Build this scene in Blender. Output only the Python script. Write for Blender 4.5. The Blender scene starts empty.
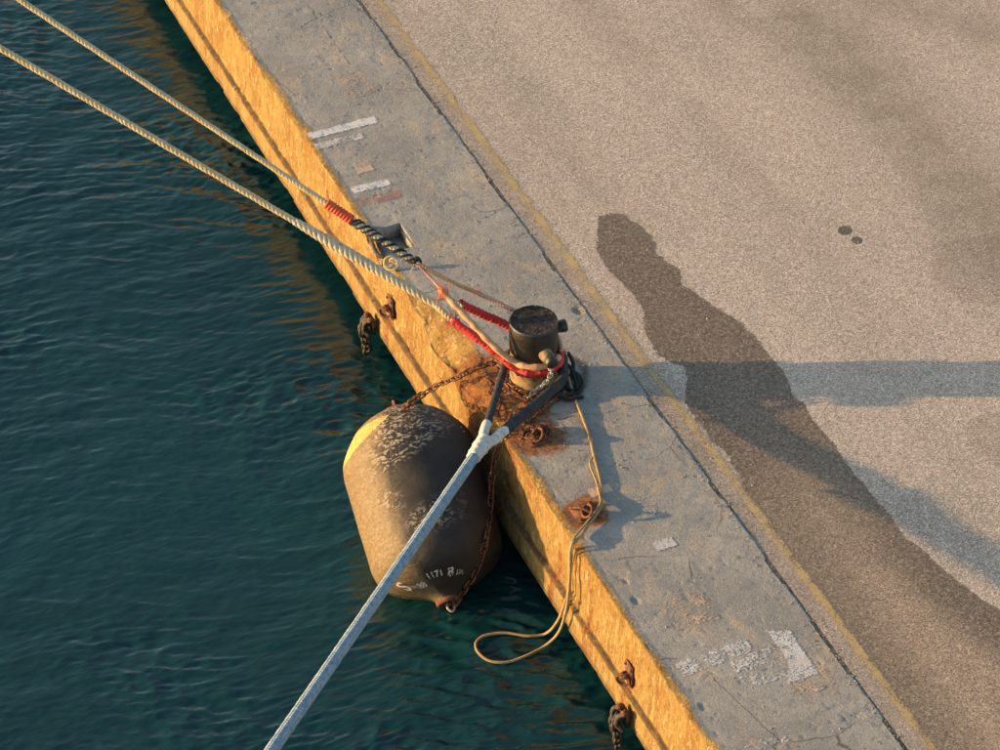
import bpy, math, random
import numpy as np
from mathutils import Vector, Matrix
R=math.radians
random.seed(7); rng=np.random.default_rng(7)
S=bpy.context.scene; COL=S.collection
# ------------------------------------------------------------------ camera
# world: quay edge runs along +Y at x = 0, quay top z = 0, water x < 0
PIT=R(40.5); YAW=R(23.788); FPX=3010.25
CAM=np.array([-9.09128,-21.18784,19.98334])
cam=bpy.data.cameras.new('camera'); cam.sensor_width=36; cam.lens=FPX*36/1000; cam.clip_end=6000; cam.clip_start=.5
co=bpy.data.objects.new('camera',cam); COL.objects.link(co)
co.location=CAM; co.rotation_euler=(math.pi/2-PIT,0,-YAW); S.camera=co
# ------------------------------------------------------------------ light
SUN_EL=R(9.5)
HD=np.array([math.sin(YAW),math.cos(YAW),0.]); RT=np.array([math.cos(YAW),-math.sin(YAW),0.]); UP=np.array([0,0,1.])
sd=Vector(RT*math.cos(SUN_EL)-UP*math.sin(SUN_EL))            # direction the light travels
sl=bpy.data.lights.new('sun','SUN'); sl.energy=4.4; sl.angle=R(.55); sl.color=(1,.63,.30)
so=bpy.data.objects.new('sun',sl); COL.objects.link(so); so.rotation_euler=sd.to_track_quat('-Z','Y').to_euler()
W=bpy.data.worlds.new('World'); S.world=W; W.use_nodes=True; wn=W.node_tree
sky=wn.nodes.new('ShaderNodeTexSky'); sky.sky_type='NISHITA'; sky.sun_disc=False
sky.sun_elevation=SUN_EL; sky.sun_rotation=math.atan2(-RT[0],-RT[1]); sky.air_density=1.0; sky.dust_density=1.5; sky.ozone_density=1.0
wn.links.new(sky.outputs[0],wn.nodes['Background'].inputs[0]); wn.nodes['Background'].inputs[1].default_value=.15
S.view_settings.view_transform='Standard'; S.view_settings.look='None'; S.view_settings.gamma=1; S.view_settings.exposure=1.32
# ------------------------------------------------------------------ helpers
_F=HD*math.cos(PIT)-UP*math.sin(PIT); _U=HD*math.sin(PIT)+UP*math.cos(PIT)
def at(px,py,z=0.):
    "measured point: where the sight line through a photo pixel meets height z"
    r=_F+RT*(px-500)/FPX+_U*(375-py)/FPX
    return CAM+r*((z-CAM[2])/r[2])
def atx(px,py,x):
    r=_F+RT*(px-500)/FPX+_U*(375-py)/FPX
    return CAM+r*((x-CAM[0])/r[0])
def nz(x,y,z=0.,seed=0):
    "value noise, vectorised, range 0..1"
    x,y,z=np.broadcast_arrays(np.asarray(x,float),np.asarray(y,float),np.asarray(z,float))
    xi,yi,zi=np.floor(x),np.floor(y),np.floor(z); fx,fy,fz=x-xi,y-yi,z-zi
    fx=fx*fx*(3-2*fx); fy=fy*fy*(3-2*fy); fz=fz*fz*(3-2*fz)
    xi,yi,zi=xi.astype(np.int64),yi.astype(np.int64),zi.astype(np.int64)
    def h(a,b,c):
        n=(a*374761393+b*668265263+c*2147483647+seed*974711)&0xffffffff
        n=((n^(n>>13))*1274126177)&0xffffffff
        return ((n^(n>>16))&0xffffff)/float(0xffffff)
    r=0
    for a,wa in ((0,1-fx),(1,fx)):
        for b,wb in ((0,1-fy),(1,fy)):
            for c,wc in ((0,1-fz),(1,fz)): r=r+h(xi+a,yi+b,zi+c)*wa*wb*wc
    return r
def fbm(x,y,z=0.,s=1.,o=4,seed=0):
    x=np.asarray(x)*s;y=np.asarray(y)*s;z=np.asarray(z)*s
    t=0;a=.5;n=0
    for i in range(o):
        t=t+a*nz(x,y,z,seed+i*17); n+=a; a*=.5; x=x*2.03+3.1;y=y*2.03+1.7;z=z*2.03+.9
    return t/n
def sstep(a,b,x): t=np.clip((x-a)/(b-a),0,1); return t*t*(3-2*t)
def sdf(X,Y,poly):
    "signed distance to a polygon, negative inside"
    P=np.array(poly,float)[:,:2]; d=np.full(X.shape,1e9); ins=np.zeros(X.shape,bool)
    for i in range(len(P)):
        a=P[i];b=P[(i+1)%len(P)]; e=b-a; L=max(e@e,1e-9)
        t=np.clip(((X-a[0])*e[0]+(Y-a[1])*e[1])/L,0,1)
        d=np.minimum(d,np.hypot(X-a[0]-t*e[0],Y-a[1]-t*e[1]))
        c=((a[1]>Y)!=(b[1]>Y)); 
        with np.errstate(divide='ignore',invalid='ignore'):
            ins^=c&(X<(b[0]-a[0])*(Y-a[1])/(b[1]-a[1]+1e-12)+a[0])
    return np.where(ins,-d,d)
def mesh(name,V,Fc,mat,smooth=True,uv=None,attrs=None):
    me=bpy.data.meshes.new(name); V=np.asarray(V,float)
    if isinstance(Fc,np.ndarray):
        n=len(Fc);k=Fc.shape[1]
        me.vertices.add(len(V)); me.vertices.foreach_set('co',V.ravel())
        me.loops.add(n*k); me.loops.foreach_set('vertex_index',Fc.ravel().astype(np.int32))
        me.polygons.add(n); me.polygons.foreach_set('loop_start',np.arange(0,n*k,k,dtype=np.int32)); me.polygons.foreach_set('loop_total',np.full(n,k,np.int32))
        me.update(calc_edges=True)
    else: me.from_pydata(V.tolist(),[],[list(f) for f in Fc])
    if smooth: me.polygons.foreach_set('use_smooth',np.ones(len(me.polygons),bool))
    if uv is not None:
        l=me.uv_layers.new(name='UVMap'); li=np.empty(len(me.loops),np.int32); me.loops.foreach_get('vertex_index',li)
        l.data.foreach_set('uv',np.asarray(uv)[li].ravel())
    if attrs:
        for k_,v in attrs.items():
            a=me.attributes.new(k_,'FLOAT','POINT'); a.data.foreach_set('value',np.asarray(v,float).ravel())
    me.materials.append(mat); me.validate(); return me
def link(name,me,parent=None,loc=None):
    o=bpy.data.objects.new(name,me); COL.objects.link(o); o.parent=parent
    if loc is not None: o.location=loc
    return o
def tag(o,label,cat,group=None):
    o['label']=label; o['category']=cat
    if group:o['group']=group
    return o
def empty(name,label,cat,loc=(0,0,0),group=None):
    o=bpy.data.objects.new(name,None); COL.objects.link(o); o.location=loc; o.empty_display_size=.1; return tag(o,label,cat,group)
class Parts:
    "collects parts in world coordinates under an Empty at loc"
    def __init__(s,root): s.r=root; s.o=np.array(root.location)
    def add(s,name,V,Fc,mat,**k):
        return link(name,mesh(name,np.asarray(V)-s.o,Fc,mat,**k),s.r)
def grid_faces(nu,nv,wrapv=False):
    i=np.arange(nu-1)[:,None]; j=np.arange(nv if wrapv else nv-1)[None,:]; j2=(j+1)%nv
    return np.stack([i*nv+j,i*nv+j2,(i+1)*nv+j2,(i+1)*nv+j],-1).reshape(-1,4)
def cat(parts):
    V=[];Fs=[];U=[];n=0
    for p in parts:
        V.append(p[0]);Fs.append(p[1]+n);U.append(p[2]);n+=len(p[0])
    return np.concatenate(V),np.concatenate(Fs),np.concatenate(U)
def smoothpath(P,step=.02,rough=0):
    "centripetal-ish Catmull-Rom through P, resampled evenly"
    P=np.array(P,float); Q=np.vstack([2*P[0]-P[1],P,2*P[-1]-P[-2]]); out=[]
    for i in range(1,len(Q)-2):
        p0,p1,p2,p3=Q[i-1:i+3]; n=max(2,int(np.linalg.norm(p2-p1)/step*1.5)+1); t=np.linspace(0,1,n,endpoint=False)[:,None]
        d1=np.linalg.norm(p2-p1); m1=(p2-p0)/(np.linalg.norm(p2-p1)+np.linalg.norm(p1-p0))*d1; m2=(p3-p1)/(np.linalg.norm(p3-p2)+np.linalg.norm(p2-p1))*d1
        out.append((2*t**3-3*t**2+1)*p1+(t**3-2*t**2+t)*m1+(-2*t**3+3*t**2)*p2+(t**3-t**2)*m2)
    out=np.vstack(out+[P[-1:]]); L=np.concatenate([[0],np.cumsum(np.linalg.norm(np.diff(out,axis=0),axis=1))])
    n=max(3,int(L[-1]/step)+1); s=np.linspace(0,L[-1],n)
    out=np.stack([np.interp(s,L,out[:,k]) for k in range(3)],1)
    if rough: out=out+rough*(np.stack([fbm(s*4,0,k*9.,1,2,k) for k in range(3)],1)-.5)*2
    return out
def frames(P):
    T=np.gradient(P,axis=0); T/=np.linalg.norm(T,axis=1)[:,None]+1e-12
    n=np.cross(T[0],[0,0,1.]); 
    if np.linalg.norm(n)<1e-3:n=np.cross(T[0],[1.,0,0])
    n/=np.linalg.norm(n); N=[n]
    for i in range(1,len(P)):
        n=n-T[i]*(n@T[i]); n/=np.linalg.norm(n)+1e-12; N.append(n)
    N=np.array(N); return T,N,np.cross(T,N)
def tube(P,r,sides=8,amp=0,seed=0,cap=True):
    P=np.asarray(P,float); T,N,B=frames(P); n=len(P); r=np.broadcast_to(np.asarray(r,float),(n,)).copy()
    if cap:
        P=np.vstack([P[:1]-T[:1]*r[0]*.3,P,P[-1:]+T[-1:]*r[-1]*.3]); T=np.vstack([T[:1],T,T[-1:]]);N=np.vstack([N[:1],N,N[-1:]]);B=np.vstack([B[:1],B,B[-1:]]); r=np.concatenate([[r[0]*.1],r,[r[-1]*.1]]); n+=2
    a=np.arange(sides)*2*np.pi/sides
    s=np.concatenate([[0],np.cumsum(np.linalg.norm(np.diff(P,axis=0),axis=1))])
    rr=r[:,None]*np.ones(sides)
    if amp: rr=rr*(1+amp*(fbm(s[:,None]*30,a[None]*2.,seed,1,2)-.5)*2)
    V=P[:,None]+(N[:,None]*np.cos(a)[None,:,None]+B[:,None]*np.sin(a)[None,:,None])*rr[:,:,None]
    UV=np.stack(np.broadcast_arrays(s[:,None],a[None]/(2*np.pi)),-1)
    return V.reshape(-1,3),grid_faces(n,sides,True),UV.reshape(-1,2)
def laid(P,Rr,nstr=3,lay=.22,k=.56,sides=6,ph=0,taper=None):
    "a laid rope: nstr strands twisted round the path"
    T,N,B=frames(P); s=np.concatenate([[0],np.cumsum(np.linalg.norm(np.diff(P,axis=0),axis=1))]); out=[]
    tp=1 if taper is None else taper[:,None]
    for q in range(nstr):
        a=s/lay*2*np.pi+q*2*np.pi/nstr+ph
        C=P+(N*np.cos(a)[:,None]+B*np.sin(a)[:,None])*Rr*(1-k)*tp
        out.append(tube(C,Rr*k*(1 if taper is None else taper),sides))
    return cat(out)
def box(c,dx,dy,dz,ax=None):
    ax=np.eye(3) if ax is None else ax
    s=np.array([(x,y,z) for x in(-1,1) for y in(-1,1) for z in(-1,1)])*np.array([dx,dy,dz])/2
    return np.asarray(c)+s@ax, np.array([[0,1,3,2],[4,6,7,5],[0,4,5,1],[2,3,7,6],[0,2,6,4],[1,5,7,3]]),np.zeros((8,2))
def rev(prof,axis_o,axis,sides=32,wob=0,seed=0):
    "surface of revolution; prof = [(t, r)] along axis"
    a=np.array(axis,float);a/=np.linalg.norm(a); w=np.cross(a,[0,0,1.]); 
    if np.linalg.norm(w)<1e-3:w=np.array([1.,0,0])
    w/=np.linalg.norm(w); v=np.cross(w,a); th=np.arange(sides)*2*np.pi/sides
    pr=np.array(prof,float); D=w*np.cos(th)[:,None]+v*np.sin(th)[:,None]
    rr=pr[:,1][:,None]*np.ones(sides)
    if wob: rr=rr*(1+wob*(fbm(D[None,:,0]*2+pr[:,0][:,None]*3,D[None,:,1]*2,D[None,:,2]*2,1.5,3,seed)-.5)*2)
    V=np.asarray(axis_o)+a*pr[:,0][:,None,None]+D[None]*rr[:,:,None]
    UV=np.stack(np.broadcast_arrays(pr[:,0][:,None],th[None]),-1)
    return V.reshape(-1,3),grid_faces(len(pr),sides,True),UV.reshape(-1,2)
def bev(prof_pts): return prof_pts
# ------------------------------------------------------------------ materials
class M:
    def __init__(s,name,rough=.8,metal=0,spec=.5):
        s.m=bpy.data.materials.new(name); s.m.use_nodes=True; s.t=s.m.node_tree; s.b=s.t.nodes['Principled BSDF']; s.out=s.t.nodes['Material Output']
        s.b.inputs['Roughness'].default_value=rough; s.b.inputs['Metallic'].default_value=metal; s.b.inputs['Specular IOR Level'].default_value=spec; s.h=None
        s.tc=s.t.nodes.new('ShaderNodeTexCoord')
    def n(s,t,**k):
        x=s.t.nodes.new('ShaderNode'+t)
        for a,b in k.items(): setattr(x,a,b)
        return x
    def set(s,sock,v):
        if isinstance(v,bpy.types.NodeSocket): s.t.links.new(v,sock)
        elif isinstance(v,(tuple,list)) and len(v)==3 and sock.type=='RGBA': sock.default_value=(*v,1)
        else: sock.default_value=v
    def vec(s,kind='Object',scale=(1,1,1),rot=(0,0,0)):
        m=s.n('Mapping'); s.t.links.new(s.tc.outputs[kind],m.inputs[0]); m.inputs['Scale'].default_value=scale; m.inputs['Rotation'].default_value=rot; return m.outputs[0]
    def noise(s,scale,detail=4,rough=.55,v=None,dist=0,col=False):
        x=s.n('TexNoise'); s.set(x.inputs['Vector'],v if v is not None else s.vec()); x.inputs['Scale'].default_value=scale; x.inputs['Detail'].default_value=detail; x.inputs['Roughness'].default_value=rough; x.inputs['Distortion'].default_value=dist
        return x.outputs['Color' if col else 'Fac']
    def vor(s,scale,v=None,feature='F1',out='Distance',rnd=1):
        x=s.n('TexVoronoi',feature=feature); s.set(x.inputs['Vector'],v if v is not None else s.vec()); x.inputs['Scale'].default_value=scale; x.inputs['Randomness'].default_value=rnd; return x.outputs[out]
    def attr(s,name): x=s.n('Attribute'); x.attribute_name=name; return x.outputs['Fac']
    def step(s,x,a,b,lo=0.,hi=1.):
        m=s.n('MapRange',interpolation_type='SMOOTHSTEP'); s.set(m.inputs[0],x); 
        for i,v in zip((1,2,3,4),(a,b,lo,hi)): m.inputs[i].default_value=v
        return m.outputs[0]
    def op(s,o,a,b=0.,c=None,clamp=False):
        m=s.n('Math',operation=o,use_clamp=clamp); s.set(m.inputs[0],a); s.set(m.inputs[1],b)
        if c is not None: s.set(m.inputs[2],c)
        return m.outputs[0]
    def mix(s,f,a,b,mode='MIX'):
        m=s.n('MixRGB',blend_type=mode); s.set(m.inputs[0],f); s.set(m.inputs[1],a); s.set(m.inputs[2],b); return m.outputs[0]
    def color(s,c): s.set(s.b.inputs['Base Color'],c)
    def bump(s,h,dist,strength=1.):
        b=s.n('Bump'); b.inputs['Distance'].default_value=dist; b.inputs['Strength'].default_value=strength; s.set(b.inputs['Height'],h)
        if s.h is not None: s.t.links.new(s.h,b.inputs['Normal'])
        s.h=b.outputs[0]; s.t.links.new(s.h,s.b.inputs['Normal'])
    def alpha(s,a): s.set(s.b.inputs['Alpha'],a)
# pavement: exposed-aggregate concrete -------------------------------------------------
def pave_color(m):
    v=m.vec('Object'); 
    c=m.mix(m.noise(.45,5,.6,v),(.385,.32,.25),(.51,.425,.33))
    c=m.mix(m.step(m.noise(.9,3,.5,m.vec('Object',(1,.25,1),(0,0,R(8)))),.45,.75),c,(.33,.285,.225))
    g=m.vor(88,v,out='Color'); sep=m.n('SeparateColor'); m.t.links.new(g,sep.inputs[0]); gg=sep.outputs[0]
    c=m.mix(m.step(gg,.68,.90,0,.8),c,(.76,.64,.53)); c=m.mix(m.step(gg,.34,.10,0,.8),c,(.19,.15,.12))
    c=m.mix(m.step(m.noise(120,2,.7,v),.40,.62,.0,.30),c,(.16,.12,.10))
    c=m.mix(m.step(m.noise(28,3,.7,v),.66,.72,0,.5),c,(.15,.11,.09))
    return c,gg
pave=M('aggregate_pavement',.85,spec=.25)
c,gg=pave_color(pave)
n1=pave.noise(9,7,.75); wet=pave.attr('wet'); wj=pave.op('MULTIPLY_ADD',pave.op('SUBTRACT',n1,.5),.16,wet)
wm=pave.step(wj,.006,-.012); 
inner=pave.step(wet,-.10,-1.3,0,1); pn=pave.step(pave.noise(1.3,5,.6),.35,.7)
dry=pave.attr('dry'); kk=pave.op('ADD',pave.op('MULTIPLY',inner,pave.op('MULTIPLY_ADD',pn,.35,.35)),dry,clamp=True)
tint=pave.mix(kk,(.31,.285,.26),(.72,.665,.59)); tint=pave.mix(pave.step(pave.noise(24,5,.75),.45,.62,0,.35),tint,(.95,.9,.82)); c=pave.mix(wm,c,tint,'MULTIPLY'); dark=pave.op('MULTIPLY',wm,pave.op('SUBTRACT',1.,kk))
oil=pave.attr('oil'); om=pave.step(pave.op('MULTIPLY_ADD',pave.op('SUBTRACT',n1,.5),.03,oil),.006,-.004,0,.8); c=pave.mix(om,c,(.045,.045,.03))
f1=pave.attr('faint'); fm=pave.step(pave.op('MULTIPLY_ADD',pave.op('SUBTRACT',pave.noise(5,4),.5),.12,f1),.03,-.03,0,.22); c=pave.mix(fm,c,(.14,.09,.07))
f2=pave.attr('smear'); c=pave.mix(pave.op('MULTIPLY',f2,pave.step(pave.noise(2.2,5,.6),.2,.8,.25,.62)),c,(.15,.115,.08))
pave.color(c); pave.set(pave.b.inputs['Roughness'],pave.op('SUBTRACT',.88,pave.op('MULTIPLY',dark,.25)))
pave.bump(gg,.0025,.9); pave.bump(pave.noise(120,2,.7),.004,1.); pave.bump(pave.noise(6,4),.008,.5)
# painted line on pavement
yl=M('worn_yellow_paint',.75,spec=.3); c,gg=pave_color(yl); w=yl.op('ADD',yl.op('MULTIPLY',yl.noise(75,3,.7),.55),yl.op('MULTIPLY',yl.noise(4,4,.7),.45)); c2=yl.mix(yl.noise(60,3),(.50,.345,.12),(.56,.42,.19))
yl.color(yl.mix(yl.step(gg,.2,.5,.6,.95),c,c2)); e=yl.attr('edge'); yl.alpha(yl.step(yl.op('MULTIPLY_ADD',yl.op('SUBTRACT',w,.5),3.0,e),.34,.66,0,.8)); yl.bump(gg,.003,.7)
# grey cope and yellow quay face --------------------------------------------------------
def concrete(name):
    m=M(name,.86,spec=.25); v=m.vec()
    big=m.noise(.9,6,.62,v); c=m.mix(m.step(big,.3,.7),(.225,.222,.200),(.335,.322,.280))
    c=m.mix(m.step(m.noise(5,7,.8,v),.45,.60,0,.55),c,(.19,.19,.19))
    tanm=m.step(m.noise(1.7,8,.72,m.vec('Object',(1.3,.8,1)),.4),.52,.63,0,.7); 
    c=m.mix(m.op('MULTIPLY',tanm,m.step(m.noise(35,3,.7,v),.35,.6)),c,(.47,.345,.22))
    c=m.mix(m.step(m.vor(26,v),.12,.05,0,.7),c,(.55,.50,.42)); c=m.mix(m.step(m.noise(45,5,.82,v),.56,.63,0,.8),c,(.11,.11,.105))
    c=m.mix(m.step(m.noise(52,5,.82,m.vec('Object',(1,1,1),(0,0,1))),.58,.64,0,.9),c,(.58,.52,.44))
    # thin dark cracks
    ck=m.vor(1.1,m.mix(.12,v,m.noise(3,4,.6,v,col=True)),feature='DISTANCE_TO_EDGE'); ckm=m.op('MULTIPLY',m.step(ck,.008,.002),m.step(m.noise(.8,2,.5,v),.52,.6)); c=m.mix(m.op('MULTIPLY',ckm,.7),c,(.05,.045,.04))
    # yellow face coating
    ya=m.attr('yel'); yn=m.noise(16,6,.75,m.vec('Object',(1,1,.45)))
    ym=m.op('MULTIPLY',m.step(m.op('MULTIPLY_ADD',m.op('SUBTRACT',yn,.5),.9,ya),.42,.56),m.step(m.noise(8,8,.82,m.vec('Object',(1,.8,.6))),.66,.62,.25,1))
    vs=m.vec('Object',(1,1,.30)); vb=m.vec('Object',(1,1,.6))
    yc=m.mix(m.step(m.noise(3.0,7,.75,vs),.40,.60),(.31,.165,.040),(.40,.26,.075))
    yc=m.mix(m.step(m.noise(9,6,.8,vs),.54,.64,0,.7),yc,(.20,.105,.03)); yc=m.mix(m.step(m.noise(15,6,.8,vs),.53,.60,0,.85),yc,(.58,.43,.19))
    yc=m.mix(m.step(m.noise(38,5,.8,vs),.57,.65,0,.8),yc,(.13,.065,.022)); yc=m.mix(m.step(m.noise(46,5,.8,vb),.57,.64,0,.85),yc,(.62,.50,.27))
    yc=m.mix(m.step(m.noise(5,7,.8,vb),.60,.64,0,.8),yc,(.30,.25,.16)); yc=m.mix(m.step(m.vor(14,m.mix(.15,vb,m.noise(9,3,.6,v,col=True))),.09,.05,0,.9),yc,(.07,.035,.015))
    c=m.mix(ym,c,yc)
    la=m.attr('ledge'); c=m.mix(m.op('MULTIPLY',la,m.step(m.noise(9,7,.8),.38,.54,.55,1)),c,m.mix(m.noise(30,4),(.07,.045,.025),(.19,.12,.06)))  # ledge top browned in the colour for its dim grazing light
    ra=m.attr('rust'); rn=m.noise(6,6,.7); rm=m.step(m.op('MULTIPLY_ADD',m.op('SUBTRACT',rn,.5),1.5,ra),.34,.66)
    rc=m.mix(m.step(m.noise(13,6,.75),.38,.66),(.33,.125,.032),(.08,.03,.014)); rc=m.mix(m.step(m.noise(34,4,.7),.56,.70,0,.65),rc,(.62,.36,.14))
    c=m.mix(m.op('MULTIPLY',rm,.93),c,rc)
    ga=m.attr('grime_dark'); c=m.mix(m.op('MULTIPLY',ga,m.step(rn,.3,.6,.5,.95)),c,(.06,.05,.04))
    m.color(c)
    m.bump(m.noise(13,8,.74,v),.020,.55); m.bump(m.noise(42,4,.8,v),.016,.85); m.bump(m.noise(110,3,.7,v),.005,.9); m.bump(m.op('MULTIPLY',ya,m.noise(20,6,.75,m.vec('Object',(1,1,.28)))),.09,.9); m.bump(m.step(m.vor(48,m.mix(.1,v,m.noise(20,2,.5,v,col=True))),.02,.14),.005,.6)
    return m
conc=concrete('quay_concrete')
# white paint worn on the cope
def wornpaint(name,c1,c2,a0=.42):
    m=M(name,.7); m.color(m.mix(m.noise(30,4),c1,c2)); e=m.attr('edge'); w=m.op('ADD',m.op('MULTIPLY',m.noise(48,6,.8),.62),m.op('MULTIPLY',m.noise(6,4,.65),.38))
    m.alpha(m.step(m.op('MULTIPLY_ADD',m.op('SUBTRACT',w,.5),2.6,e),a0,a0+.14)); m.bump(m.noise(60,4),.006,.6); return m
wpaint=wornpaint('worn_white_paint',(.44,.42,.38),(.64,.61,.56),.455); fpaint=wornpaint('faded_white_paint',(.40,.37,.34),(.55,.50,.44),.62)
rpaint=wornpaint('faded_red_paint',(.33,.13,.10),(.40,.20,.15),.62); tpaint=wornpaint('faded_tan_paint',(.42,.30,.20),(.52,.38,.26),.55)
def simple(name,c1,c2,sc=12,rough=.7,metal=0,bd=.004,bs=40,c3=None,t3=(.6,.7),spec=.5,v=None,seed=0):
    m=M(name,rough,metal,spec); vv=m.vec(*(v or ('Object',))); c=m.mix(m.step(m.noise(sc,6,.7,vv),.35,.65),c1,c2)
    if c3: c=m.mix(m.step(m.noise(sc*1.7,5,.7,vv,.3),*t3),c,c3)
    m.color(c); m.bump(m.noise(bs,4,.7),bd,.9); return m
rust=simple('rusty_iron',(.045,.018,.012),(.17,.06,.022),26,.8,.2,.006,50,(.34,.15,.06),(.58,.68))
chainm=simple('rusty_chain_iron',(.07,.028,.018),(.20,.08,.035),22,.6,.5,.003,80,(.30,.17,.10))
darkiron=simple('black_iron_weed',(.012,.011,.01),(.05,.04,.028),18,.6,.2,.008,60,(.16,.11,.06))
paleiron=simple('pale_galvanised_chain',(.28,.25,.2),(.42,.38,.30),30,.5,.4,.002,80)
bpaint=simple('black_bollard_paint',(.009,.0085,.007),(.030,.025,.016),7,.45,0,.005,60,(.30,.22,.11),(.62,.70))
btop=simple('worn_bollard_top',(.006,.006,.006),(.04,.032,.026),13,.75,0,.03,24,(.24,.12,.06),(.56,.70),spec=.2)
bneck=simple('scuffed_cream_paint',(.17,.105,.04),(.27,.18,.08),9,.6,0,.005,50,(.05,.035,.022),(.50,.60))
# ropes
def ropem(name,c1,c2,c3=None,fib=180,rough=.85,c3r=(.55,.7)):
    m=M(name,rough,spec=.3); v=m.vec(); c=m.mix(m.step(m.noise(9,5,.7,v),.3,.7),c1,c2)
    if c3: c=m.mix(m.step(m.noise(22,5,.7,v),*c3r),c,c3)
    c=m.mix(m.step(m.noise(fib,2,.6,v),.5,.75,0,.35),c,(c1[0]*.3,c1[1]*.3,c1[2]*.3)); m.color(c); m.bump(m.noise(38,4,.75,v),.012,.8); m.bump(m.noise(fib,3,.7,v),.003,.8); return m
cream=ropem('cream_laid_rope',(.50,.365,.19),(.66,.50,.28)); greyrope=ropem('weathered_grey_rope',(.50,.40,.25),(.66,.54,.36),(.2,.17,.13))
blackyarn=ropem('black_splice_yarn',(.012,.012,.013),(.03,.028,.027)); orange=ropem('pale_orange_chafe_sleeve',(.50,.25,.12),(.62,.36,.19),(.32,.15,.07))
redm=ropem('red_chafe_cloth',(.46,.028,.024),(.58,.06,.05),(.26,.015,.015)); redtw=ropem('red_whipping_twine',(.52,.05,.02),(.68,.12,.05))
pink=ropem('faded_red_rope',(.46,.20,.14),(.58,.36,.24)); blackcov=ropem('black_eye_cover',(.018,.018,.019),(.045,.042,.04),(.09,.075,.06),c3r=(.6,.75))
whitetape=ropem('white_seizing',(.46,.43,.38),(.62,.58,.52),(.26,.22,.18),c3r=(.52,.66)); tan=ropem('tan_messenger_line',(.27,.18,.08),(.38,.27,.13))
blue=M('blue_white_braided_rope',.8,spec=.3)
def braid(m,n=6,L=.16):
    uv=m.n('SeparateXYZ'); m.t.links.new(m.tc.outputs['UV'],uv.inputs[0]); U,V=uv.outputs[0],uv.outputs[1]
    f=[]
    for sg in (1,-1):
        p=m.op('ADD',m.op('MULTIPLY',U,2*math.pi*n/L/1.0),m.op('MULTIPLY',V,2*math.pi*n*sg)); f.append(m.op('SINE',p))
    return m.op('MULTIPLY',f[0],f[1])
bb=braid(blue,6,.42); c=blue.mix(blue.step(blue.noise(16,5,.75),.36,.62),(.12,.205,.275),(.29,.335,.35)); c=blue.mix(blue.step(bb,-.2,.6,0,.55),c,(.10,.18,.27)); c=blue.mix(blue.step(blue.noise(40,4,.7),.58,.70,0,.7),c,(.50,.47,.42)); c=blue.mix(blue.step(blue.noise(3,4,.7),.55,.75,0,.5),c,(.26,.23,.20))
blue.color(c); blue.bump(bb,.006,.8); blue.bump(blue.noise(120,3,.7),.003,.6)
# fender rubber
fen=M('weathered_black_rubber',.66,spec=.35); v=fen.vec()
c=fen.mix(fen.step(fen.noise(2.5,5,.6),.3,.7),(.014,.012,.011),(.036,.029,.022))
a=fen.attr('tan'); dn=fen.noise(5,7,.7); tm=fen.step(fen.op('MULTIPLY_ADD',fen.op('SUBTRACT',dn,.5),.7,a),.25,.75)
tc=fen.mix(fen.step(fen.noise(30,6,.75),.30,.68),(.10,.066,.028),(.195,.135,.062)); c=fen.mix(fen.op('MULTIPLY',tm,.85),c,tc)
wv=fen.n('TexWave',wave_type='BANDS',bands_direction='X'); fen.t.links.new(fen.tc.outputs['UV'],wv.inputs[0]); wv.inputs['Scale'].default_value=5.5; wv.inputs['Distortion'].default_value=13; wv.inputs['Detail'].default_value=4; wv.inputs['Detail Scale'].default_value=2.2
sc=fen.attr('scuff'); sm=fen.op('MULTIPLY',sc,fen.step(fen.op('MULTIPLY',wv.outputs[1],fen.step(fen.noise(11,7,.82),.42,.58)),.22,.55)); c=fen.mix(fen.op('MULTIPLY',sm,.85),c,(.30,.25,.18))
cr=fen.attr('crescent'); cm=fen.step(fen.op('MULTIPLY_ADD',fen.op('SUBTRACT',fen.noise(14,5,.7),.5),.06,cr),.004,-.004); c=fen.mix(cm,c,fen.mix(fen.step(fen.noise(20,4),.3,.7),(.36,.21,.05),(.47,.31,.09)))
wl=fen.attr('waterline'); c=fen.mix(fen.op('MULTIPLY',wl,fen.step(dn,.35,.6)),c,(.035,.045,.012))
fen.color(c); fen.bump(fen.op('MULTIPLY',wv.outputs[1],sc),.007,.7); fen.bump(fen.noise(28,5,.7),.006,.6); fen.bump(fen.noise(6,3),.015,.5)
stencil=M('worn_white_stencil',.7); stencil.color((.62,.58,.50)); stencil.alpha(stencil.step(stencil.noise(38,4,.75),.40,.50))
# water
wat=M('harbour_water',.02,spec=.5); wat.b.inputs['IOR'].default_value=1.42
wat.color(wat.mix(wat.step(wat.noise(.25,3),.3,.7),(.0030,.0255,.0275),(.0045,.033,.034)))
wat.bump(wat.noise(10,3,.6,wat.vec('Object',(.5,1.6,1),(0,0,R(-20))),.5),.010,.5); wat.bump(wat.noise(22,2,.5,wat.vec('Object',(.6,1.2,1),(0,0,R(-22)))),.004,.5)
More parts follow.
